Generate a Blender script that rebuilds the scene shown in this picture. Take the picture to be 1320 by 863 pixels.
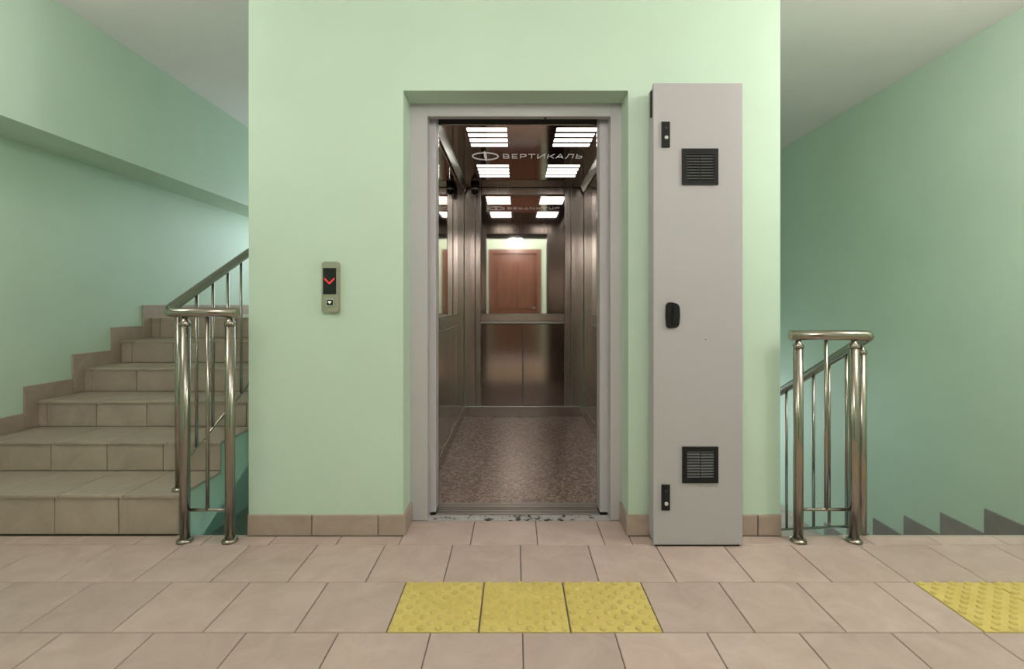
import bpy, bmesh, math, random
from mathutils import Vector, Matrix
random.seed(7)
for o in list(bpy.data.objects):
    bpy.data.objects.remove(o)
S = bpy.context.scene
C = S.collection

# ------------------------------------------------------------------ camera
F, H, VX, VY = 644.0, 1.08, 665.0, 393.0
cam_d = bpy.data.cameras.new('camera')
cam = bpy.data.objects.new('camera', cam_d)
C.objects.link(cam)
cam.location = (0, 0, H)
cam.rotation_euler = (math.pi / 2, 0, 0)
cam_d.sensor_width = 36
cam_d.lens = F / 1320 * 36
cam_d.shift_x = -(VX - 660) / 1320
cam_d.shift_y = -(431.5 - VY) / 1320
cam_d.clip_start = 0.05
S.camera = cam

# ------------------------------------------------------------------ world, lights, exposure
W = bpy.data.worlds.new('world')
S.world = W
W.use_nodes = True
W.node_tree.nodes['Background'].inputs[0].default_value = (0.62, 0.82, 1.0, 1)
W.node_tree.nodes['Background'].inputs[1].default_value = 1.0
S.view_settings.view_transform = 'Standard'
S.view_settings.look = 'None'
S.view_settings.gamma = 1
S.view_settings.use_curve_mapping = False
S.view_settings.exposure = 0.2


def area_light(name, loc, rot, sx, sy, power, col, shape='RECTANGLE'):
    d = bpy.data.lights.new(name, 'AREA')
    d.shape = shape
    d.size = sx
    d.size_y = sy
    d.energy = power
    d.color = col
    o = bpy.data.objects.new(name, d)
    o.location = loc
    o.rotation_euler = rot
    C.objects.link(o)
    return o


HP = math.pi / 2
LAMPS = [(0.0, 0.2, 40), (-2.2, 1.45, 17), (2.25, 1.45, 46)]     # landing globe lamps: x, y, flux; outer two are unseen, added to brighten side walls
# daylight entering by the two stair windows in the far wall
area_light('daylight_upper', (-2.05, 6.42, 1.85), (-1.2, 0, 0), 1.1, 1.2, 22, (0.84, 0.91, 1.0))
area_light('daylight_lower', (2.05, 6.42, -0.3), (-1.05, 0, 0), 1.1, 1.0, 16, (0.80, 0.91, 1.0))


# ------------------------------------------------------------------ materials
def new_mat(name):
    m = bpy.data.materials.new(name)
    m.use_nodes = True
    nt = m.node_tree
    b = nt.nodes['Principled BSDF']
    return m, nt, b


def plain(name, col, rough=0.5, metal=0.0, emit=None, es=0.0, spec=0.5):
    m, nt, b = new_mat(name)
    b.inputs['Base Color'].default_value = (*col, 1)
    b.inputs['Roughness'].default_value = rough
    b.inputs['Metallic'].default_value = metal
    b.inputs['Specular IOR Level'].default_value = spec
    if emit:
        b.inputs['Emission Color'].default_value = (*emit, 1)
        b.inputs['Emission Strength'].default_value = es
    return m


def N(nt, t, **kw):
    n = nt.nodes.new(t)
    for k, v in kw.items():
        setattr(n, k, v)
    return n


def noise(nt, scale, detail=4, rough=0.55, coord='Object', stretch=None):
    tc = N(nt, 'ShaderNodeTexCoord')
    n = N(nt, 'ShaderNodeTexNoise')
    n.inputs['Scale'].default_value = scale
    n.inputs['Detail'].default_value = detail
    n.inputs['Roughness'].default_value = rough
    if stretch:
        mp = N(nt, 'ShaderNodeMapping')
        mp.inputs['Scale'].default_value = stretch
        nt.links.new(tc.outputs[coord], mp.inputs[0])
        nt.links.new(mp.outputs[0], n.inputs['Vector'])
    else:
        nt.links.new(tc.outputs[coord], n.inputs['Vector'])
    return n


def ramp(nt, src, stops):
    r = N(nt, 'ShaderNodeValToRGB')
    e = r.color_ramp.elements
    while len(e) < len(stops):
        e.new(0.5)
    for i, (p, c) in enumerate(stops):
        e[i].position = p
        e[i].color = (*c, 1)
    nt.links.new(src, r.inputs[0])
    return r


def bump(nt, b, src, strength, dist=0.002):
    n = N(nt, 'ShaderNodeBump')
    n.inputs['Strength'].default_value = strength
    n.inputs['Distance'].default_value = dist
    nt.links.new(src, n.inputs['Height'])
    nt.links.new(n.outputs[0], b.inputs['Normal'])


def paint(name, col, rough=0.55, var=0.04, bs=0.25):
    m, nt, b = new_mat(name)
    n1 = noise(nt, 1.3, 3)
    lo = tuple(c * (1 - var) for c in col)
    hi = tuple(min(1, c * (1 + var)) for c in col)
    r = ramp(nt, n1.outputs[0], [(0.3, lo), (0.7, hi)])
    nt.links.new(r.outputs[0], b.inputs['Base Color'])
    b.inputs['Roughness'].default_value = rough
    b.inputs['Specular IOR Level'].default_value = 0.35
    n2 = noise(nt, 90, 5)
    bump(nt, b, n2.outputs[0], bs, 0.0015)
    return m


def tile_mat(name, a, c, rough=0.38):
    m, nt, b = new_mat(name)
    oi = N(nt, 'ShaderNodeObjectInfo')
    geo = N(nt, 'ShaderNodeNewGeometry')
    add = N(nt, 'ShaderNodeVectorMath', operation='ADD')
    mul = N(nt, 'ShaderNodeMath', operation='MULTIPLY')
    mul.inputs[1].default_value = 37.0
    nt.links.new(oi.outputs['Random'], mul.inputs[0])
    nt.links.new(geo.outputs['Position'], add.inputs[0])
    nt.links.new(mul.outputs[0], add.inputs[1])
    n = N(nt, 'ShaderNodeTexNoise')
    n.inputs['Scale'].default_value = 7
    n.inputs['Detail'].default_value = 7
    n.inputs['Roughness'].default_value = 0.62
    n.inputs['Distortion'].default_value = 0.8
    nt.links.new(add.outputs[0], n.inputs['Vector'])
    r = ramp(nt, n.outputs[0], [(0.3, a), (0.72, c)])
    hsv = N(nt, 'ShaderNodeHueSaturation')
    mr = N(nt, 'ShaderNodeMapRange')
    mr.inputs['To Min'].default_value = 0.93
    mr.inputs['To Max'].default_value = 1.05
    nt.links.new(oi.outputs['Random'], mr.inputs['Value'])
    nt.links.new(mr.outputs[0], hsv.inputs['Value'])
    nt.links.new(r.outputs[0], hsv.inputs['Color'])
    nt.links.new(hsv.outputs[0], b.inputs['Base Color'])
    b.inputs['Roughness'].default_value = rough
    b.inputs['Specular IOR Level'].default_value = 0.4
    n2 = noise(nt, 60, 4)
    bump(nt, b, n2.outputs[0], 0.12, 0.001)
    return m


def steel(name, col, rough, aniso=0.0, streak=0.0, stretch=(60, 60, 1.2)):
    m, nt, b = new_mat(name)
    b.inputs['Metallic'].default_value = 1
    b.inputs['Base Color'].default_value = (*col, 1)
    b.inputs['Roughness'].default_value = rough
    b.inputs['Anisotropic'].default_value = aniso
    if streak:
        n = noise(nt, 3.0, 5, 0.6, 'Object', stretch)
        mr = N(nt, 'ShaderNodeMapRange')
        mr.inputs['To Min'].default_value = max(0.01, rough - streak)
        mr.inputs['To Max'].default_value = rough + streak
        nt.links.new(n.outputs[0], mr.inputs['Value'])
        nt.links.new(mr.outputs[0], b.inputs['Roughness'])
    return m


def granite(name):
    m, nt, b = new_mat(name)
    tc = N(nt, 'ShaderNodeTexCoord')
    v = N(nt, 'ShaderNodeTexVoronoi')
    v.inputs['Scale'].default_value = 78
    nt.links.new(tc.outputs['Object'], v.inputs['Vector'])
    sep = N(nt, 'ShaderNodeSeparateColor')
    nt.links.new(v.outputs['Color'], sep.inputs[0])
    r = ramp(nt, sep.outputs[0], [(0.0, (0.03, 0.022, 0.02)), (0.3, (0.11, 0.07, 0.055)), (0.55, (0.3, 0.19, 0.145)), (0.8, (0.46, 0.33, 0.27)), (1.0, (0.6, 0.48, 0.42))])
    n = noise(nt, 160, 3)
    mx = N(nt, 'ShaderNodeMix', data_type='RGBA')
    mx.inputs[0].default_value = 0.18
    r2 = ramp(nt, n.outputs[0], [(0.35, (0.05, 0.035, 0.03)), (0.65, (0.5, 0.36, 0.3))])
    nt.links.new(r.outputs[0], mx.inputs[6])
    nt.links.new(r2.outputs[0], mx.inputs[7])
    nt.links.new(mx.outputs[2], b.inputs['Base Color'])
    b.inputs['Roughness'].default_value = 0.3
    return m


def chipped(name):
    m, nt, b = new_mat(name)
    n = noise(nt, 26, 5, 0.6)
    r = ramp(nt, n.outputs[0], [(0.40, (0.03, 0.028, 0.026)), (0.43, (0.5, 0.49, 0.48)), (0.66, (0.55, 0.54, 0.53)), (0.72, (0.8, 0.8, 0.79))])
    nt.links.new(r.outputs[0], b.inputs['Base Color'])
    b.inputs['Roughness'].default_value = 0.5
    return m


def wood(name):
    m, nt, b = new_mat(name)
    n = noise(nt, 4, 6, 0.6, 'Object', (14, 14, 1))
    r = ramp(nt, n.outputs[0], [(0.3, (0.13, 0.055, 0.035)), (0.7, (0.24, 0.11, 0.075))])
    nt.links.new(r.outputs[0], b.inputs['Base Color'])
    b.inputs['Roughness'].default_value = 0.35
    return m


M = dict(
    wall=paint('green_wall_paint', (0.575, 0.73, 0.59)),
    ceil=paint('white_ceiling_paint', (0.83, 0.81, 0.78), 0.7, 0.03),
    tile=tile_mat('beige_tile', (0.475, 0.358, 0.31), (0.595, 0.47, 0.42)),
    stair=tile_mat('stair_tile', (0.39, 0.32, 0.255), (0.49, 0.41, 0.33)),
    skirt=tile_mat('skirting_tile_beige', (0.38, 0.295, 0.24), (0.48, 0.385, 0.32)),
    dskirt=tile_mat('skirting_tile_grey', (0.26, 0.235, 0.22), (0.33, 0.3, 0.28)),
    grout=plain('grout', (0.15, 0.125, 0.105), 0.9),
    yellow=tile_mat('yellow_tactile', (0.60, 0.475, 0.13), (0.70, 0.57, 0.19), 0.5),
    cab=plain('grey_cabinet_enamel', (0.45, 0.43, 0.44), 0.42),
    frame=plain('lilac_grey_enamel', (0.52, 0.50, 0.515), 0.45),
    black=plain('black_plastic', (0.012, 0.012, 0.013), 0.5, spec=0.25),
    slat=plain('dark_grey_slat', (0.075, 0.075, 0.075), 0.4, spec=0.4),
    gap=plain('gap_shade_black', (0.01, 0.009, 0.008), 0.8),  # near-black base colour standing in for shade in gaps
    chrome=steel('chrome', (0.75, 0.74, 0.72), 0.15),
    rail=steel('stainless_tube', (0.36, 0.325, 0.275), 0.22),
    mirror=steel('polished_mirror_steel', (0.74, 0.68, 0.64), 0.035, 0, 0.02, (30, 30, 0.5)),
    brush=steel('brushed_bronze_steel', (0.52, 0.46, 0.42), 0.24, 0.0, 0.1, (70, 70, 0.4)),
    carpanel=steel('dark_bronze_steel', (0.44, 0.38, 0.345), 0.12, 0, 0.06, (60, 60, 0.4)),
    carceil=steel('ceiling_bronze_steel', (0.36, 0.305, 0.275), 0.09, 0, 0.04, (8, 8, 8)),
    trimsteel=steel('light_trim_steel', (0.72, 0.70, 0.67), 0.25),
    granite=granite('brown_granite'),
    alu=steel('sill_aluminium', (0.40, 0.385, 0.36), 0.38, 0, 0.1, (2, 60, 60)),
    chip=chipped('chipped_white_paint'),
    slot=plain('ceiling_light_slot', (0.9, 0.9, 0.88), 0.5, 0, (1, 0.98, 0.93), 3.2),
    letter=plain('lit_lettering', (0.8, 0.8, 0.78), 0.5, 0, (1, 0.97, 0.92), 0.25),
    red=plain('red_led', (0.6, 0.03, 0.03), 0.5, 0, (1.0, 0.05, 0.06), 0.3),
    screen=plain('black_glass', (0.008, 0.009, 0.01), 0.12),
    champagne=steel('champagne_metal', (0.56, 0.51, 0.42), 0.33),
    white=plain('white_mark', (0.75, 0.75, 0.74), 0.5),
    wood=wood('brown_door_wood'),
    glass=plain('frosted_window', (0.8, 0.9, 1.0), 0.4, 0, (0.82, 0.91, 1.0), 1.0),
    pvc=plain('white_window_frame', (0.75, 0.76, 0.77), 0.35),
    cement=paint('cement_edge', (0.42, 0.39, 0.34), 0.9),
)


# ------------------------------------------------------------------ mesh helpers
def link(name, me, mat=None, parent=None, loc=None):
    o = bpy.data.objects.new(name, me)
    C.objects.link(o)
    if mat is not None and me is not None and not me.materials:
        me.materials.append(mat)
    if parent:
        o.parent = parent
    if loc is not None:
        o.location = loc
    return o


def tag(o, label, cat=None, group=None, kind=None):
    o['label'] = label
    if cat:
        o['category'] = cat
    if group:
        o['group'] = group
    if kind:
        o['kind'] = kind
    return o


def empty(name, loc=(0, 0, 0)):
    o = bpy.data.objects.new(name, None)
    o.empty_display_size = 0.1
    o.location = loc
    C.objects.link(o)
    return o


def bm_box(bm, x0, x1, y0, y1, z0, z1):
    v = [bm.verts.new(p) for p in ((x0, y0, z0), (x1, y0, z0), (x1, y1, z0), (x0, y1, z0),
                                   (x0, y0, z1), (x1, y0, z1), (x1, y1, z1), (x0, y1, z1))]
    for f in ((3, 2, 1, 0), (4, 5, 6, 7), (0, 1, 5, 4), (1, 2, 6, 5), (2, 3, 7, 6), (3, 0, 4, 7)):
        bm.faces.new([v[i] for i in f])


def to_mesh(bm, name, smooth=False):
    me = bpy.data.meshes.new(name)
    bm.normal_update()
    bm.to_mesh(me)
    bm.free()
    if smooth:
        for p in me.polygons:
            p.use_smooth = True
    return me


def boxes(name, lst, mat, parent=None, bevel=0.0, origin=None, seg=2):
    """a mesh of boxes given in world coordinates; origin = where the object's own zero lies"""
    bm = bmesh.new()
    for b in lst:
        bm_box(bm, *b)
    if bevel:
        bmesh.ops.bevel(bm, geom=list(bm.edges), offset=bevel, segments=seg, affect='EDGES', profile=0.6)
    o0 = Vector(origin) if origin else Vector((0, 0, 0))
    if origin:
        bmesh.ops.translate(bm, verts=bm.verts, vec=-o0)
    me = to_mesh(bm, name)
    o = link(name, me, mat, parent)
    p0 = Vector(parent.location) if parent else Vector((0, 0, 0))
    g = parent.parent if parent else None
    while g:
        p0 += Vector(g.location)
        g = g.parent
    o.location = o0 - p0
    return o


def box(name, b, mat, parent=None, bevel=0.0, seg=2):
    c = ((b[0] + b[1]) / 2, (b[2] + b[3]) / 2, b[4])
    return boxes(name, [b], mat, parent, bevel, c, seg)


def wloc(parent):
    p = Vector((0, 0, 0))
    while parent:
        p += Vector(parent.location)
        parent = parent.parent
    return p


def tube_mesh(name, pts, r, n=16, caps=True, closed=False):
    bm = bmesh.new()
    pts = [Vector(p) for p in pts]
    rings = []
    up = None
    for i, p in enumerate(pts):
        if i == 0:
            t = (pts[1] - pts[0]).normalized()
        elif i == len(pts) - 1:
            t = (pts[-1] - pts[-2]).normalized()
        else:
            t = ((pts[i + 1] - p).normalized() + (p - pts[i - 1]).normalized()).normalized()
        if up is None:
            up = Vector((0, 0, 1)) if abs(t.z) < 0.9 else Vector((0, 1, 0))
        a = t.cross(up).normalized()
        up = a.cross(t).normalized()
        rr = r[i] if isinstance(r, (list, tuple)) else r
        rings.append([bm.verts.new(p + a * math.cos(k * 2 * math.pi / n) * rr + up * math.sin(k * 2 * math.pi / n) * rr) for k in range(n)])
    for a, b in zip(rings, rings[1:]):
        for k in range(n):
            f = bm.faces.new((a[k], a[(k + 1) % n], b[(k + 1) % n], b[k]))
            f.smooth = True
    if caps:
        bm.faces.new(list(reversed(rings[0])))
        bm.faces.new(rings[-1])
    bmesh.ops.recalc_face_normals(bm, faces=bm.faces)
    me = bpy.data.meshes.new(name)
    bm.to_mesh(me)
    bm.free()
    return me


def tube(name, pts, r, mat, parent, n=16):
    w = wloc(parent)
    p0 = Vector(pts[0])
    me = tube_mesh(name, [Vector(p) - p0 for p in pts], r, n)
    return link(name, me, mat, parent, p0 - w)


def lathe(name, prof, mat, parent, loc, n=20):
    """prof: (radius, z) rows from the bottom up, around a vertical axis"""
    bm = bmesh.new()
    rings = []
    for r, z in prof:
        rings.append([bm.verts.new((r * math.cos(k * 2 * math.pi / n), r * math.sin(k * 2 * math.pi / n), z)) for k in range(n)])
    for a, b in zip(rings, rings[1:]):
        for k in range(n):
            f = bm.faces.new((a[k], a[(k + 1) % n], b[(k + 1) % n], b[k]))
            f.smooth = True
    bm.faces.new(list(reversed(rings[0])))
    bm.faces.new(rings[-1])
    me = bpy.data.meshes.new(name)
    bm.to_mesh(me)
    bm.free()
    return link(name, me, mat, parent, Vector(loc) - wloc(parent))


def prism(name, prof, axis, a0, a1, mat, parent=None, bevel=0.0):
    """extrude a polygon; axis 'x': prof is (y,z); axis 'y': prof is (x,z)"""
    bm = bmesh.new()
    if axis == 'x':
        P = lambda p, a: (a, p[0], p[1])
    else:
        P = lambda p, a: (p[0], a, p[1])
    A = [bm.verts.new(P(p, a0)) for p in prof]
    B = [bm.verts.new(P(p, a1)) for p in prof]
    bm.faces.new(A)
    bm.faces.new(list(reversed(B)))
    n = len(prof)
    for i in range(n):
        bm.faces.new((A[i], B[i], B[(i + 1) % n], A[(i + 1) % n]))
    bmesh.ops.recalc_face_normals(bm, faces=bm.faces)
    if bevel:
        bmesh.ops.bevel(bm, geom=list(bm.edges), offset=bevel, segments=2, affect='EDGES')
    me = to_mesh(bm, name)
    return link(name, me, mat, parent, -wloc(parent) if parent else None)


# flat tile lying in a plane: shared meshes, chamfered upper edges
TILES = {}


def tile_mesh(w, d, t, mat, ch=0.0018):
    key = (round(w, 4), round(d, 4), round(t, 4), mat.name)
    if key in TILES:
        return TILES[key]
    x, y = w / 2, d / 2
    vs = [(-x, -y, -t), (x, -y, -t), (x, y, -t), (-x, y, -t),
          (-x, -y, -ch), (x, -y, -ch), (x, y, -ch), (-x, y, -ch),
          (-x + ch, -y + ch, 0), (x - ch, -y + ch, 0), (x - ch, y - ch, 0), (-x + ch, y - ch, 0)]
    fs = [(3, 2, 1, 0), (8, 9, 10, 11)]
    for b in (0, 4):
        for k in range(4):
            fs.append((b + k, b + (k + 1) % 4, b + 4 + (k + 1) % 4, b + 4 + k))
    me = bpy.data.meshes.new('tile')
    me.from_pydata(vs, [], fs)
    me.materials.append(mat)
    TILES[key] = me
    return me


def tile_xy(name, x0, x1, y0, y1, z, t, mat, parent, g=0.004):
    me = tile_mesh(x1 - x0 - g, y1 - y0 - g, t, mat)
    return link(name, me, None, parent, Vector(((x0 + x1) / 2, (y0 + y1) / 2, z)) - wloc(parent))


def tile_xz(name, x0, x1, z0, z1, y, t, mat, parent, g=0.004):
    """faces -Y"""
    me = tile_mesh(x1 - x0 - g, z1 - z0 - g * 0.5, t, mat)
    o = link(name, me, None, parent, Vector(((x0 + x1) / 2, y, (z0 + z1) / 2)) - wloc(parent))
    o.rotation_euler = (HP, 0, 0)
    return o


def tile_yz(name, y0, y1, z0, z1, x, side, t, mat, parent, g=0.003):
    """faces +X (side 1) or -X (side -1)"""
    me = tile_mesh(z1 - z0 - g * 0.5, y1 - y0 - g, t, mat)
    o = link(name, me, None, parent, Vector((x, (y0 + y1) / 2, (z0 + z1) / 2)) - wloc(parent))
    o.rotation_euler = (0, HP * side, 0)
    return o


def struct(o, label, cat):
    return tag(o, label, cat, kind='structure')


# ------------------------------------------------------------------ key measures (metres)
YW = 2.343                    # front of the lift shaft wall, edge of the landing
XL, XR = -2.88, 2.88          # side walls
ZC = 2.77                     # ceiling
YB, YF = -0.62, 6.5           # wall behind the photographer, far stair wall
SL, SR = -1.253, 1.240        # lift shaft
RL, RR, RT = -0.5275, 0.527, 2.085   # recess round the lift door
YP = 2.495                    # lift door frame plate
ZLOW = -3.0

# ------------------------------------------------------------------ shell
struct(boxes('wall_left', [(XL - 0.2, XL, YB, YF, ZLOW, ZC), (XL, -2.55, YB, YF, 2.02, ZC)], M['wall']),
       'green painted side wall with projecting upper beam beside the rising stairs', 'wall')
struct(boxes('wall_right', [(XR, XR + 0.2, YB, YF, ZLOW, ZC)], M['wall']),
       'green painted side wall beside the descending stairs', 'wall')
# far wall with two window openings
wl, wr = (-2.6, -1.5), (1.5, 2.6)
zl, zr = (1.25, 2.45), (-0.85, 0.25)
far = []
for (a, b, w, z) in ((XL, 0, wl, zl), (0, XR, wr, zr)):
    far += [(a, w[0], YF, YF + 0.2, ZLOW, ZC), (w[1], b, YF, YF + 0.2, ZLOW, ZC),
            (w[0], w[1], YF, YF + 0.2, ZLOW, z[0]), (w[0], w[1], YF, YF + 0.2, z[1], ZC)]
struct(boxes('wall_far', far, M['wall']), 'green wall with stair windows behind the lift shaft', 'wall')
for i, (w, z, lab) in enumerate(((wl, zl, 'white framed frosted window above the upper half landing'),
                                 (wr, zr, 'white framed frosted window at the lower half landing'))):
    e = empty('window_%d' % (i + 1), ((w[0] + w[1]) / 2, YF + 0.1, z[0]))
    struct(e, lab, 'window')
    t = 0.05
    boxes('window_frame', [(w[0], w[0] + t, YF + .06, YF + .14, z[0], z[1]), (w[1] - t, w[1], YF + .06, YF + .14, z[0], z[1]),
                           (w[0] + t, w[1] - t, YF + .06, YF + .14, z[0], z[0] + t), (w[0] + t, w[1] - t, YF + .06, YF + .14, z[1] - t, z[1])], M['pvc'], e)
    box('window_pane', (w[0] + t, w[1] - t, YF + .09, YF + .11, z[0] + t, z[1] - t), M['glass'], e)
struct(boxes('wall_behind', [(XL, -0.56, YB - .2, YB, 0, ZC), (0.52, XR, YB - .2, YB, 0, ZC), (-0.56, 0.52, YB - .2, YB, 2.22, ZC)], M['wall']),
       'green wall with the flat door facing the lift', 'wall')
struct(boxes('ceiling', [(XL - .2, XR + .2, YB - .2, YF + .2, ZC, ZC + 0.2)], M['ceil']), 'plain white painted landing ceiling', 'ceiling')

# lift shaft block with its door recess
sh = [(SL, RL, YW, 2.60, ZLOW, ZC), (RR, SR, YW, 2.60, ZLOW, ZC), (RL, RR, YW, 2.60, RT, ZC), (RL, RR, YW + .001, 2.5, ZLOW, -0.2),
      (SL, SL + .15, 2.60, 5.25, ZLOW, ZC), (SR - .15, SR, 2.60, 5.25, ZLOW, ZC), (SL, SR, 5.25, 5.4, ZLOW, ZC)]
struct(boxes('wall_lift_shaft', sh, M['wall']), 'mint green lift shaft wall with deep door recess', 'wall')

# flat door opposite the lift
d2 = empty('door_2', (-0.02, YB - 0.05, 0))
struct(d2, 'brown panelled wooden flat door mirrored in the lift', 'door')
boxes('door_frame', [(-.56, -.47, YB - .15, YB + .02, 0, 2.22), (.43, .52, YB - .15, YB + .02, 0, 2.22), (-.47, .43, YB - .15, YB + .02, 2.13, 2.22)], M['wood'], d2, 0.004)
box('door_leaf', (-.47, .43, YB - .08, YB - .04, 0.01, 2.13), M['wood'], d2)
for sx in (-.38, .03):
    for z0, z1 in ((0.2, 0.85), (1.0, 1.98)):
        box('door_panel', (sx, sx + .31, YB - .045, YB - .025, z0, z1), M['wood'], d2, 0.008)
box('door_handle', (.33, .40, YB - .04, YB + .015, 1.0, 1.03), M['chrome'], d2, 0.005)

# ------------------------------------------------------------------ floor
fl = boxes('floor', [(XL, XR, YB, YW, -0.2, -0.004), (RL, RR, YW, YP + .05, -0.2, -0.004)], M['grout'])
struct(fl, 'landing floor of beige ceramic tiles with dark joints', 'floor')
TS = 0.303
Y_A, Y_B, Y_C = 2.245, 1.944, 1.645


def studs_mesh(w, d):
    bm = bmesh.new()
    rows = 10
    n = 10
    for j in range(rows):
        for i in range(5):
            x = -w / 2 + w * ((i + (0.28 if j % 2 else 0.78)) / 5.0)
            y = -d / 2 + d * ((j + 0.5) / rows)
            a = [bm.verts.new((x + .0125 * math.cos(k * 2 * math.pi / n), y + .0125 * math.sin(k * 2 * math.pi / n), -0.0005)) for k in range(n)]
            m = [bm.verts.new((x + .0112 * math.cos(k * 2 * math.pi / n), y + .0112 * math.sin(k * 2 * math.pi / n), 0.005)) for k in range(n)]
            b = [bm.verts.new((x + .007 * math.cos(k * 2 * math.pi / n), y + .007 * math.sin(k * 2 * math.pi / n), 0.0062)) for k in range(n)]
            for k in range(n):
                q = (k + 1) % n
                f = bm.faces.new((a[k], a[q], m[q], m[k])); f.smooth = True
                f = bm.faces.new((m[k], m[q], b[q], b[k])); f.smooth = True
            bm.faces.new(b)
    me = bpy.data.meshes.new('studs')
    bm.to_mesh(me)
    bm.free()
    me.materials.append(M['yellow'])
    return me


STUDS = studs_mesh(0.30, 0.296)


def tactile(x0, x1, y0, y1, lab):
    t = tile_xy('tactile_tile', x0, x1, y0, y1, 0.001, 0.012, M['yellow'], fl, 0.006)
    t['label'] = lab
    s = link('stud_field', STUDS, None, t, (0, 0, 0))
    s['kind'] = 'stuff'


def row(y0, y1, joints, lo=XL + .012, hi=XR - .012):
    xs = [lo] + [x for x in sorted(joints) if lo + .035 < x < hi - .035] + [hi]
    for a, b in zip(xs, xs[1:]):
        tile_xy('floor_tile', a, b, y0, y1, 0, 0.012, M['tile'], fl)


def grid(x0):
    return [x0 + TS * k for k in range(-14, 15)]


# the row cut by the shaft: strips left and right, deeper tiles inside the recess
row(Y_A, YW - .012, grid(0.098), hi=RL)
row(Y_A, YP, grid(0.098), RL, RR)
row(Y_A, YW - .012, grid(0.098), lo=RR)
row(Y_B, Y_A, grid(0.020))
left = [-.427 - TS * k for k in range(0, 9)]
row(Y_C, Y_B, left, hi=-.427)
for k in range(3):
    tactile(-.427 + .304 * k, -.427 + .304 * (k + 1), Y_C, Y_B, 'yellow tactile tile with round studs')
row(Y_C, Y_B, [.485 + TS * k for k in range(4)], lo=.485, hi=1.545)
for k in range(3):
    tactile(1.545 + .304 * k, 1.545 + .304 * (k + 1), Y_C, Y_B, 'yellow tactile tile with round studs')
row(Y_C, Y_B, [2.457 + TS], lo=2.457)
y1 = Y_C
for k in range(8):
    y0 = max(y1 - .301, YB + .005)
    row(y0, y1, grid(0.022 if k % 2 == 0 else -.127))
    y1 = y0
    if y1 <= YB + .02:
        break

# cement lip at the edge of the landing over both stair wells
struct(boxes('trim_1', [(-1.585, SL, YW - .012, YW, -.2, -.001)], M['cement']), 'cement edge of landing beside the rising stairs', 'trim')
struct(boxes('trim_2', [(SR, XR, YW - .012, YW, -.2, -.001)], M['cement']), 'cement edge of landing above the descending stairs', 'trim')

# ------------------------------------------------------------------ skirting tiles
bs = empty('baseboard_shaft', ((SL + SR) / 2, YW, 0))
struct(bs, 'beige tile skirting round the foot of the lift shaft', 'baseboard')
HS = 0.097
for a, b in ((SL - .002, -.953), (-.953, -.644), (-.644, RL + .012), (RR - .012, .83), (.83, 1.13), (1.13, SR + .002)):
    tile_xz('skirting_tile', a, b, 0, HS, YW - .012, .012, M['skirt'], bs)
tile_yz('skirting_tile', YW - .012, YP, 0, HS, RL + .012, 1, .012, M['skirt'], bs)
tile_yz('skirting_tile', YW - .012, YP, 0, HS, RR - .012, -1, .012, M['skirt'], bs)

# ------------------------------------------------------------------ stairs going up on the left
RI = [2.345, 2.675, 3.0, 3.32, 3.63, 3.93]
ZT = [.19, .348, .503, .66, .82, .98]
SX0, SX1 = XL, -1.585
prof = [(RI[0] + .012, -.012)]
for k in range(6):
    prof.append((RI[k] + .012, ZT[k] - .014))
    prof.append(((RI[k + 1] + .012) if k < 5 else YF, ZT[k] - .014))
prof += [(YF, .78), (4.25, .78), (2.42, -.14), (2.36, -.2), (RI[0] + .012, -.2)]
st = prism('stairs_up', prof, 'x', SX0, SX1, M['wall'])


def grout_faces(o):
    o.data.materials.append(M['grout'])
    for p in o.data.polygons:
        if p.normal.z > .9 or p.normal.y < -.9 or (p.normal.y > .9):
            p.material_index = 1


grout_faces(st)
struct(st, 'tiled staircase rising behind the rail to the half landing', 'stairs')
boxes('landing_slab', [(SX1, SL, 4.3, YF, .78, .966)], M['wall'], st)
offs = [-2.166, -2.19, -2.218, -2.22, -2.19, -2.2]


def cuts(off, lo, hi):
    xs = [lo] + [off + .3 * k for k in range(-8, 9) if lo + .02 < off + .3 * k < hi - .02] + [hi]
    return list(zip(xs, xs[1:]))


for k in range(6):
    zb = 0 if k == 0 else ZT[k - 1]
    for a, b in cuts(offs[k], XL + .012, SX1 + .004):
        tile_xz('riser_tile', a, b, zb, ZT[k] - .012, RI[k], .012, M['stair'], st)
    y1 = RI[k + 1] if k < 5 else RI[k] + .31
    for a, b in cuts(offs[k] + .03, XL + .012, SX1 + .012):
        tile_xy('tread_tile', a, b, RI[k] - .012, y1 - .001, ZT[k], .014, M['stair'], st)
for j in range(7):
    ya = RI[5] + .31 + j * .31
    for a, b in cuts(offs[j % 2], XL + .012, SX1 + .012):
        if ya < YF - .05:
            tile_xy('landing_tile', a, b, ya, min(ya + .31, YF - .002), ZT[5], .014, M['stair'], st)
# stepped skirting on the wall
bl = empty('baseboard_left', (XL, RI[0], 0))
struct(bl, 'stepped beige tile skirting following the rising stairs', 'baseboard')
tile_yz('skirting_tile', RI[0] - .62, RI[0] - .08, 0, .1, XL + .012, 1, .012, M['skirt'], bl)
for k in range(6):
    y0 = RI[k] - .082
    y1 = RI[k + 1] - .082 if k < 5 else RI[k] + .25
    tile_yz('skirting_tile', y0, y1, 0 if k == 0 else ZT[k - 1], ZT[k] + .098, XL + .012, 1, .012, M['skirt'], bl)
for j in range(8):
    y0 = RI[5] + .25 + .3 * j
    tile_yz('skirting_tile', y0, min(y0 + .3, YF), ZT[5], ZT[5] + .098, XL + .012, 1, .012, M['skirt'], bl)

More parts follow.
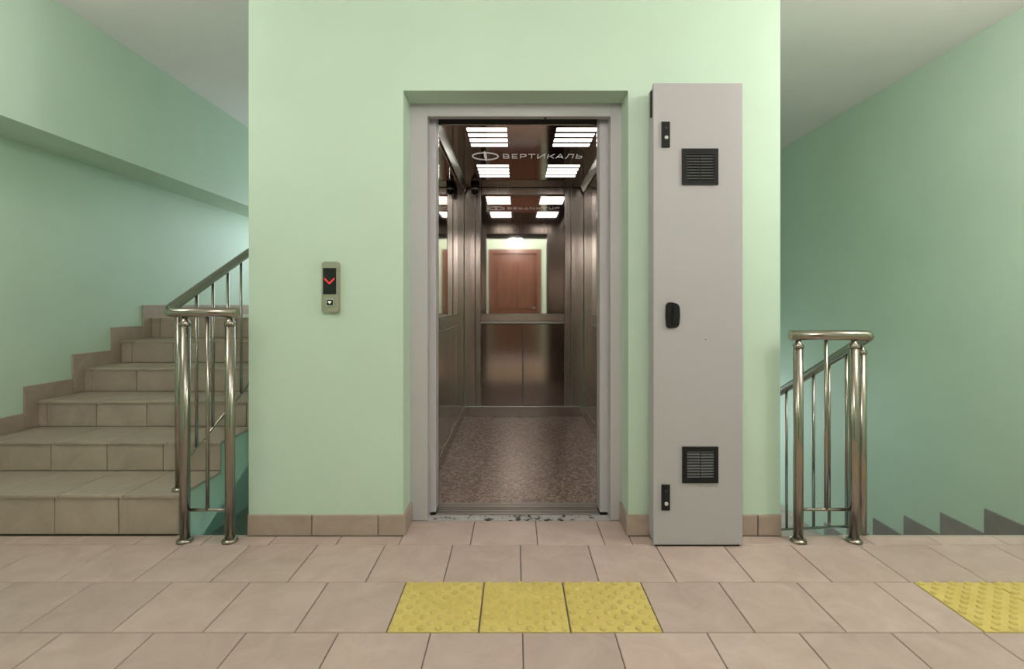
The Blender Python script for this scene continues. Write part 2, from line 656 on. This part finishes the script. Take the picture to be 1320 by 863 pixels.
# ------------------------------------------------------------------ stairs going down on the right
RD, RH, NR = 0.318, 0.155, 7
prof = [(YW, -.014)]
prof = []
y, z = YW, 0.0
for k in range(NR):
    z -= RH
    prof.append((y, z - .014))
    y += RD if k < NR - 1 else 0
    if k < NR - 1:
        prof.append((y, z - .014))
YL, ZL = y, z
prof += [(YF, ZL - .014), (YF, ZL - .2), (YL, ZL - .2), (YW, -.35)]
sd = prism('stairs_down', prof, 'x', 1.60, XR, M['wall'])
grout_faces(sd)
struct(sd, 'tiled staircase descending to the lower half landing', 'stairs')
boxes('landing_slab', [(XL, 1.60, max(YL, 5.4), YF, ZL - .2, ZL)], M['stair'], sd)
boxes('landing_slab', [(XL, SL, YL, 5.4, ZL - .2, ZL)], M['stair'], sd)
boxes('landing_slab', [(SR, 1.6, YL, 5.4, ZL - .2, ZL)], M['stair'], sd)
for k in range(NR - 1):
    y0 = YW + RD * k
    for a, b in cuts(1.9 + .05 * (k % 2), 1.59, XR - .012):
        tile_xy('tread_tile', a, b, y0, y0 + RD + .012, -RH * (k + 1), .014, M['stair'], sd)
        tile_xz('riser_tile', a, b, -RH * (k + 2), -RH * (k + 1) - .014, y0 + RD + 0.001, .01, M['stair'], sd)
for j in range(6):
    ya = YL + .012 + j * .32
    for a, b in cuts(1.9, 1.59, XR - .012):
        if ya < YF - .05:
            tile_xy('landing_tile', a, b, ya, min(ya + .32, YF - .002), ZL, .014, M['stair'], sd)
br = empty('baseboard_right', (XR, YW, 0))
struct(br, 'stepped grey tile skirting following the descending stairs', 'baseboard')
tile_yz('skirting_tile', YW - .7, YW + .085, 0, .14, XR - .012, -1, .012, M['dskirt'], br)
for k in range(NR):
    y0 = YW + RD * k + .085
    y1 = y0 + RD
    z0 = -RH * (k + 2) if k < NR - 1 else -RH * (k + 1)
    tile_yz('skirting_tile', y0 if k else y0, y1, z0, -RH * (k + 1) + .14, XR - .012, -1, .012, M['dskirt'], br)

# ------------------------------------------------------------------ lift door frame and sill
d1 = empty('door_1', (0.015, YP, 0))
struct(d1, 'pale grey steel frame of the open lift doorway', 'door')
OL, OR, OT = -.4416, .4726, 2.021
box('frame_plate', (RL, OL, YP, 2.56, 0.0, RT), M['frame'], d1, .002)
box('frame_plate', (OR, RR, YP, 2.56, 0.0, RT), M['frame'], d1, .002)
box('frame_lintel', (OL, OR, YP, 2.535, OT, RT), M['frame'], d1, .002)
JL, JR = -.411, .431
box('jamb', (OL - .02, JL, 2.568, 2.66, .012, 2.063), M['frame'], d1, .003)
box('jamb', (JR, OR + .02, 2.568, 2.66, .012, 2.063), M['frame'], d1, .003)
box('door_pocket_panel', (RL, JL - .004, 2.66, 2.70, 0.0, 2.25), M['carpanel'], d1)
box('door_pocket_panel', (JR + .004, RR + .3, 2.66, 2.70, 0.0, 2.25), M['carpanel'], d1)
box('header_gap_shade', (RL, RR, 2.602, 2.72, 2.064, 2.25), M['gap'], d1)  # solid black box paints the shade of the space between lintel and car
lathe('lintel_screw', [(.007, -.003), (.007, .0), (.004, .001)], M['black'], d1, (.148, 2.515, OT - .0005), 10)
sill = box('threshold_strip', (OL, OR, YP, 2.562, -.05, 0.001), M['chip'], d1)
sl = box('sill', (OL, OR, 2.562, 2.685, -.05, -.006), M['gap'], d1)
for a, b in ((2.563, 2.592), (2.600, 2.622), (2.630, 2.644), (2.652, 2.684)):
    box('sill_rib', (JL, JR, a, b, -.006, .003), M['alu'], sl)

# ------------------------------------------------------------------ lift car
CL, CR, CF, CB, CZ = -.50, .655, 2.705, 4.82, 2.21
car = empty('lift_car', ((CL + CR) / 2, (CF + CB) / 2, 0))
tag(car, 'open lift car lined with dark mirror polished steel', 'lift')
box('car_floor', (CL - .03, CR + .03, CF - .015, CB + .03, -.05, 0.0), M['granite'], car)
box('car_sill', (JL - .02, JR + .02, 2.689, CF + .012, -.03, .0025), M['alu'], car)


def wall_panel(name, side, y0, y1, z0, z1, mat, depth=.0, bevel=.004):
    if side == 'L':
        return box(name, (CL - .03, CL + depth, y0 + .002, y1 - .002, z0, z1), mat, car, bevel)
    return box(name, (CR - depth, CR + .03, y0 + .002, y1 - .002, z0, z1), mat, car, bevel)


for side in 'LR':
    ys = [CF, 3.23, 3.765, 4.30]
    for a, b in zip(ys, ys[1:]):
        wall_panel('lower_wall_panel', side, a, b, .105, .895, M['carpanel'])
        wall_panel('upper_wall_panel', side, a, b, .992, 2.22, M['mirror'])
    wall_panel('band_panel', side, CF, 4.30, .915, .988, M['brush'])
    wall_panel('dado_trim', side, CF, 4.30, .898, .912, M['trimsteel'], .006, .002)
    wall_panel('corner_panel', side, 4.30, 4.56, .105, 2.22, M['brush'], .0)
    wall_panel('corner_panel', side, 4.56, CB, .105, 2.22, M['brush'], .0)
    wall_panel('car_skirting', side, CF, CB, .001, .10, M['brush'], .008, .002)
    # cove strip between ceiling panel and wall
    x = CL + .012 if side == 'L' else CR - .012
    s = 1 if side == 'L' else -1
    prism('cove_strip', [(x, 2.15), (x + s * .026, 2.205), (x + s * .03, 2.215), (x - s * .006, 2.215), (x - s * .006, 2.15)], 'y', CF + .02, CB - .06, M['trimsteel'], car)
# front returns beside the opening (seen in the mirror)
box('front_return', (CL, JL - .01, CF + .001, CF + .03, .0, 2.22), M['brush'], car, .003)
box('front_return', (JR + .01, CR, CF + .001, CF + .03, .0, 2.22), M['brush'], car, .003)
box('front_header', (JL - .01, JR + .01, CF + .016, CF + .03, 2.06, 2.22), M['brush'], car, .003)
# back wall
ML, MR = -.337, .47
for a, b in ((CL, -.392), (-.392, ML)):
    box('corner_panel', (a + .002, b - .002, CB, CB + .03, .105, 2.22), M['brush'], car, .003)
for a, b in ((MR, .532), (.532, CR)):
    box('corner_panel', (a + .002, b - .002, CB, CB + .03, .105, 2.22), M['brush'], car, .003)
box('back_mirror', (ML, MR, CB + .004, CB + .03, .992, 2.135), M['mirror'], car, .002)
box('back_header', (ML, MR, CB - .004, CB + .03, 2.139, 2.22), M['brush'], car, .008)
box('band_panel', (ML, MR, CB, CB + .03, .915, .988), M['brush'], car, .003)
box('dado_trim', (ML, MR, CB - .006, CB + .03, .898, .912), M['trimsteel'], car, .002)
xm = (ML + MR) / 2
for a, b in ((ML, xm), (xm, MR)):
    box('lower_wall_panel', (a + .002, b - .002, CB, CB + .03, .105, .895), M['carpanel'], car, .004)
box('car_skirting', (CL, CR, CB - .008, CB + .03, .001, .10), M['brush'], car, .002)
# ceiling panel with slotted lights and lettering
cp = box('car_ceiling', (CL + .03, CR - .03, CF + .03, CB - .03, CZ, CZ + .02), M['carceil'], car)
box('car_roof', (CL - .03, CR + .03, CF + .03, CB + .03, 2.235, 2.26), M['gap'], car)
slot_me = None
for ys in ([3.222, 3.326, 3.430, 3.534], [4.07, 4.176, 4.282, 4.388]):
    for x0 in (-.316, .262):
        for y in ys:
            box('light_slot', (x0, x0 + .258, y - .028, y + .028, CZ - .002, CZ + .004), M['slot'], cp)
cw = wloc(cp)


def text_mesh(name, body, width, height, depth):
    cu = bpy.data.curves.new(name, 'FONT')
    cu.body = body
    cu.size = 1
    cu.extrude = 0.01
    cu.offset = -0.02
    cu.resolution_u = 3
    o = bpy.data.objects.new(name, cu)
    C.objects.link(o)
    bpy.context.view_layer.update()
    me = bpy.data.meshes.new_from_object(o.evaluated_get(bpy.context.evaluated_depsgraph_get()))
    bpy.data.objects.remove(o)
    xs = [v.co.x for v in me.vertices]
    ys = [v.co.y for v in me.vertices]
    x0, x1, y0, y1 = min(xs), max(xs), min(ys), max(ys)
    for v in me.vertices:
        v.co.x = (v.co.x - (x0 + x1) / 2) / (x1 - x0) * width
        v.co.y = (v.co.y - (y0 + y1) / 2) / (y1 - y0) * height
        v.co.z = v.co.z / 0.02 * depth
    return me


tm = text_mesh('lettering', 'ВЕРТИКАЛЬ', .605, .105, .002)
lt = link('lettering', tm, M['letter'], cp, Vector((.205, 3.80, CZ - .001)) - cw)
lt.rotation_euler = (math.pi, 0, 0)
ring = [Vector((.098 * math.cos(a), .088 * math.sin(a), 0)) for a in [k * 2 * math.pi / 40 for k in range(41)]]
em = link('emblem_ring', tube_mesh('emblem_ring', ring, .0045, 6, False), M['letter'], cp, Vector((-.232, 3.80, CZ - .001)) - cw)
bm = bmesh.new()
pv = [(-.003, -.12), (.003, -.12), (.011, 0), (.003, .12), (-.003, .12), (-.011, 0)]
A = [bm.verts.new((x, y, -.002)) for x, y in pv]
B = [bm.verts.new((x, y, .002)) for x, y in pv]
bm.faces.new(list(reversed(A)))
bm.faces.new(B)
for i in range(6):
    bm.faces.new((A[i], A[(i + 1) % 6], B[(i + 1) % 6], B[i]))
link('emblem_needle', to_mesh(bm, 'emblem_needle'), M['letter'], cp, Vector((-.232, 3.80, CZ - .001)) - cw)

# dome camera in the car's back corner
dc = empty('dome_camera', (-.385, 4.70, CZ - .003))
tag(dc, 'small black dome camera under the lift ceiling', 'camera')
lathe('camera_base', [(.034, -.03), (.04, -.026), (.04, -.004), (.036, 0)], M['black'], dc, (-.385, 4.70, CZ - .003))
lathe('camera_collar', [(.028, -.05), (.036, -.046), (.036, -.034), (.03, -.03)], M['champagne'], dc, (-.385, 4.70, CZ - .003))
lathe('camera_dome', [(.004, -.093), (.018, -.088), (.028, -.076), (.032, -.062), (.032, -.048)], M['screen'], dc, (-.385, 4.70, CZ - .003))

# ------------------------------------------------------------------ control cabinet
KX0, KX1, KY, KZ = .612, 1.010, 2.224, 2.068
cb = empty('control_cabinet', ((KX0 + KX1) / 2, KY + .05, 0))
tag(cb, 'tall narrow grey steel control cabinet standing against the wall', 'cabinet')
box('body', (KX0 + .006, KX1 - .004, KY + .022, YW - .013, .012, KZ - .003), M['cab'], cb, .004)
box('base_gap_block', (KX0 + .012, KX1 - .01, KY + .012, YW - .02, 0, .012), M['black'], cb)  # black block painted in for the dark gap under the cabinet
dr = box('cabinet_door', (KX0, KX1, KY, KY + .019, .010, KZ), M['cab'], cb, .0035, 3)
boxes('door_seal', [(KX0 + .01, KX1 - .008, KY + .0185, KY + .0225, .016, KZ - .008)], M['black'], cb)
box('hinge', (KX0 - .003, KX0 + .008, KY + .03, KY + .05, 1.93, 2.048), M['black'], cb, .002)


def vent(x0, x1, z0, z1):
    v = boxes('vent_grille', [(x0, x1, KY - .007, KY + .002, z0, z0 + .02), (x0, x1, KY - .007, KY + .002, z1 - .02, z1),
                              (x0, x0 + .02, KY - .007, KY + .002, z0 + .02, z1 - .02), (x1 - .02, x1, KY - .007, KY + .002, z0 + .02, z1 - .02),
                              (x0 + .02, x1 - .02, KY - .001, KY + .002, z0 + .02, z1 - .02)], M['black'], cb, origin=(x0, KY, z0))
    n = 10
    base = None
    for k in range(n):
        z = z0 + .0245 + (z1 - z0 - .045) * k / (n - 1) * .97
        if base is None:
            base = prism('slat', [(KY - .007, 0), (KY - .005, .003), (KY - .001, .008), (KY - .001, .0055), (KY - .006, -.0005)], 'x', x0 + .02, x1 - .02, M['slat'])
            me = base.data
            bpy.data.objects.remove(base)
        link('slat', me, None, v, Vector((0, 0, z)) - wloc(v))
    box('mullion', ((x0 + x1) / 2 - .002, (x0 + x1) / 2 + .002, KY - .006, KY, z0 + .02, z1 - .02), M['black'], v)


vent(.738, .899, 1.613, 1.774)
vent(.740, .899, .287, .448)
for z0, z1, kz in ((1.779, 1.894, 1.822), (.165, .280, .196)):
    lk = box('lock_plate', (.647, .685, KY - .008, KY + .001, z0, z1), M['black'], cb, .003)
    cyl = lathe('key_cylinder', [(.009, 0), (.009, .003), (.007, .004)], M['chrome'], lk, (.6675, KY - .0075, kz), 14)
    cyl.rotation_euler = (HP, 0, 0)
    sc = lathe('screw', [(.004, 0), (.004, .001), (.003, .0015)], M['slat'], lk, (.666, KY - .0078, z1 - .03 if kz > 1 else z1 - .028), 8)
    sc.rotation_euler = (HP, 0, 0)
# swing handle: tapered cup with a lever
hp = [(.667, .985), (.673, .976), (.715, .978), (.724, .988), (.729, 1.03), (.727, 1.07), (.718, 1.084), (.69, 1.091), (.672, 1.088), (.666, 1.078), (.664, 1.03)]
hd = prism('handle', hp, 'y', KY - .012, KY + .001, M['black'], cb, .003)
hl = prism('lever', [(.690, .992), (.715, .992), (.719, 1.03), (.716, 1.076), (.694, 1.079), (.690, 1.03)], 'y', KY - .022, KY - .010, M['black'], hd, .004)
dot = lathe('red_dot', [(.003, 0), (.003, .0008), (.002, .001)], plain('red_paint_dot', (.45, .04, .03), .5), cb, (.845, KY, .925), 10)
dot.rotation_euler = (HP, 0, 0)

# ------------------------------------------------------------------ call panel
PX0, PX1, PZ0, PZ1 = -.905, -.822, 1.042, 1.281
pn = empty('call_panel', ((PX0 + PX1) / 2, YW, PZ0))
tag(pn, 'champagne metal lift call panel with red arrow display', 'call panel')
bd = prism('panel_body', [(PX0, PZ0 + .008), (PX0 + .008, PZ0), (PX1 - .008, PZ0), (PX1, PZ0 + .008), (PX1, PZ1 - .008), (PX1 - .008, PZ1), (PX0 + .008, PZ1), (PX0, PZ1 - .008)],
           'y', YW - .02, YW, M['champagne'], pn, .004)
YP2 = YW - .02
box('display', (PX0 + .008, PX1 - .014, YP2 - .002, YP2 + .002, 1.128, 1.250), M['screen'], pn, .001)
cx, cz = (PX0 + .008 + PX1 - .014) / 2, 1.19
a, t, dz = .023, .0065, .020
prism('arrow', [(cx - a, cz + dz / 2 + t), (cx - a + .0, cz + dz / 2 - t * .5), (cx, cz - dz / 2 - t), (cx + a, cz + dz / 2 - t * .5), (cx + a, cz + dz / 2 + t), (cx, cz - dz / 2 + t * .6)],
      'y', YP2 - .0032, YP2 - .0018, M['red'], pn)
bf = box('button_frame', (PX0 + .022, PX0 + .060, YP2 - .003, YP2 + .002, 1.072, 1.108), M['trimsteel'], pn, .0015)
bt = box('button', (PX0 + .0275, PX0 + .0545, YP2 - .006, YP2, 1.0775, 1.1025), M['screen'], pn, .0015)
bx, bz = PX0 + .041, 1.090
prism('button_mark', [(bx - .008, bz + .007), (bx + .008, bz + .007), (bx + .0075, bz + .001), (bx, bz - .007), (bx - .0075, bz + .001)], 'y', YP2 - .0068, YP2 - .0055, M['white'], bt)


# ------------------------------------------------------------------ railings
def post(x, y, z0, z1, parent, r=.0212, flange=True):
    p = tube('post', [(x, y, z0), (x, y, z1)], r, M['rail'], parent, 20)
    lathe('post_collar', [(r + .0005, -.018), (r + .0025, -.014), (r + .0025, -.004), (r * .7, .006), (r * .5, .02)], M['rail'], p, (x, y, z1), 20)
    if flange:
        lathe('floor_flange', [(r + .0135, 0), (r + .0145, .005), (r + .0115, .011), (r + .004, .015), (r + .0005, .017)], M['rail'], p, (x, y, z0 + .0005), 24)
    return p


def bend(pts, r=.05, n=6):
    """round the corners of a polyline"""
    out = [Vector(pts[0])]
    for i in range(1, len(pts) - 1):
        a, b, c = Vector(pts[i - 1]), Vector(pts[i]), Vector(pts[i + 1])
        d1 = (a - b).normalized() * min(r, (a - b).length * .45)
        d2 = (c - b).normalized() * min(r, (c - b).length * .45)
        for k in range(n + 1):
            t = k / n
            out.append((b + d1) * (1 - t) ** 2 + b * 2 * t * (1 - t) + (b + d2) * t * t)
    out.append(Vector(pts[-1]))
    return out


PY = 2.277
RZ = 1.044
SLP = .487
# left, rising
ra = empty('stair_railing', (-1.41, PY, 0))
tag(ra, 'stainless steel railing rising with the upward stairs', 'railing')
XH = -1.60
post(-1.508, PY, 0, RZ - .042, ra)
post(-1.303, PY, 0, RZ - .042, ra)
hand = bend([(-1.268, PY, RZ), (XH, PY, RZ), (XH, 3.95, RZ + SLP * (3.95 - PY)), (XH, 4.3, RZ + SLP * (3.95 - PY))], .05)
tube('handrail', hand, .0225, M['rail'], ra, 20)
tube('lower_bar', [(-1.508, PY, .144), (-1.303, PY, .144)], .007, M['rail'], ra, 10)
tube('baluster', [(-1.405, PY, .144), (-1.405, PY, RZ - .02)], .008, M['rail'], ra, 12)
post(XH - .014, 2.395, ZT[0], RZ + SLP * (2.395 - PY) - .042, ra, .017)


def lowz(y):
    return .339 + SLP * (y - 2.453)


tube('lower_rail', [(XH, 2.40, lowz(2.40)), (XH, 3.93, lowz(3.93))], .007, M['rail'], ra, 10)
for k in range(11):
    y = 2.503 + .1355 * k
    tube('baluster', [(XH, y, lowz(y)), (XH, y, RZ + SLP * (y - PY) - .018)], .0075, M['rail'], ra, 12)
post(XH + .005, 3.99, ZT[5], RZ + SLP * (3.95 - PY) - .042, ra, .019)
# right, descending
rb = empty('stair_railing', (1.41, PY, 0))
tag(rb, 'stainless steel railing falling with the downward stairs', 'railing')
XG = 1.618
RG = .94                      # this guard is lower than the other one
post(1.287, PY, 0, RG - .040, rb)
post(1.541, PY, 0, RG - .040, rb)
GZ = lambda y: RG - .505 * (y - PY)
hand = bend([(1.25, PY, RG), (XG, PY, RG), (XG, 4.3, GZ(4.3))], .028)
tube('handrail', hand, .0225, M['rail'], rb, 20)
tube('lower_bar', [(1.287, PY, .146), (1.541, PY, .146)], .007, M['rail'], rb, 10)
tube('baluster', [(1.414, PY, .146), (1.414, PY, RG - .02)], .0085, M['rail'], rb, 12)
post(1.630, 2.355, -RH, GZ(2.355) - .036, rb, .0205, False)
LZ = lambda y: -.002 - .476 * (y - 2.437)
tube('lower_rail', [(XG, 2.37, LZ(2.37)), (XG, 4.3, LZ(4.3))], .007, M['rail'], rb, 10)
for k in range(13):
    y = 2.445 + .1355 * k
    tube('baluster', [(XG, y, LZ(y)), (XG, y, GZ(y) - .018)], .0075, M['rail'], rb, 12)
post(XG, 4.3, ZL, GZ(4.3) - .03, rb, .0215)

# ------------------------------------------------------------------ landing lamps
LR = 0.12
for i, (x, y, pw) in enumerate(LAMPS):
    lp = empty('ceiling_lamp', (x, y, ZC))
    tag(lp, ('white globe ceiling lamp in front of the flat door', 'white globe ceiling lamp added above the rising stairs to brighten the side wall',
             'white globe ceiling lamp added above the descending stairs to brighten the side wall')[i], 'lamp', 'landing ceiling lamps')
    lathe('lamp_base', [(.05, -.05), (.07, -.04), (.075, -.01), (.075, 0)], M['white'], lp, (x, y, ZC), 24)
    gm = plain('lit_globe_glass', (0.9, 0.9, 0.88), 0.5, 0, (1.0, 0.915, 0.89), pw / (math.pi * 4 * math.pi * LR * LR))
    lathe('lamp_globe', [(LR * math.cos(a), LR * math.sin(a)) for a in [-1.5 + 2.85 * k / 12 for k in range(13)]], gm, lp, (x, y, 2.36), 24)
    tube('lamp_stem', [(x, y, ZC - .03), (x, y, 2.36 + LR * .9)], .012, M['white'], lp, 12)
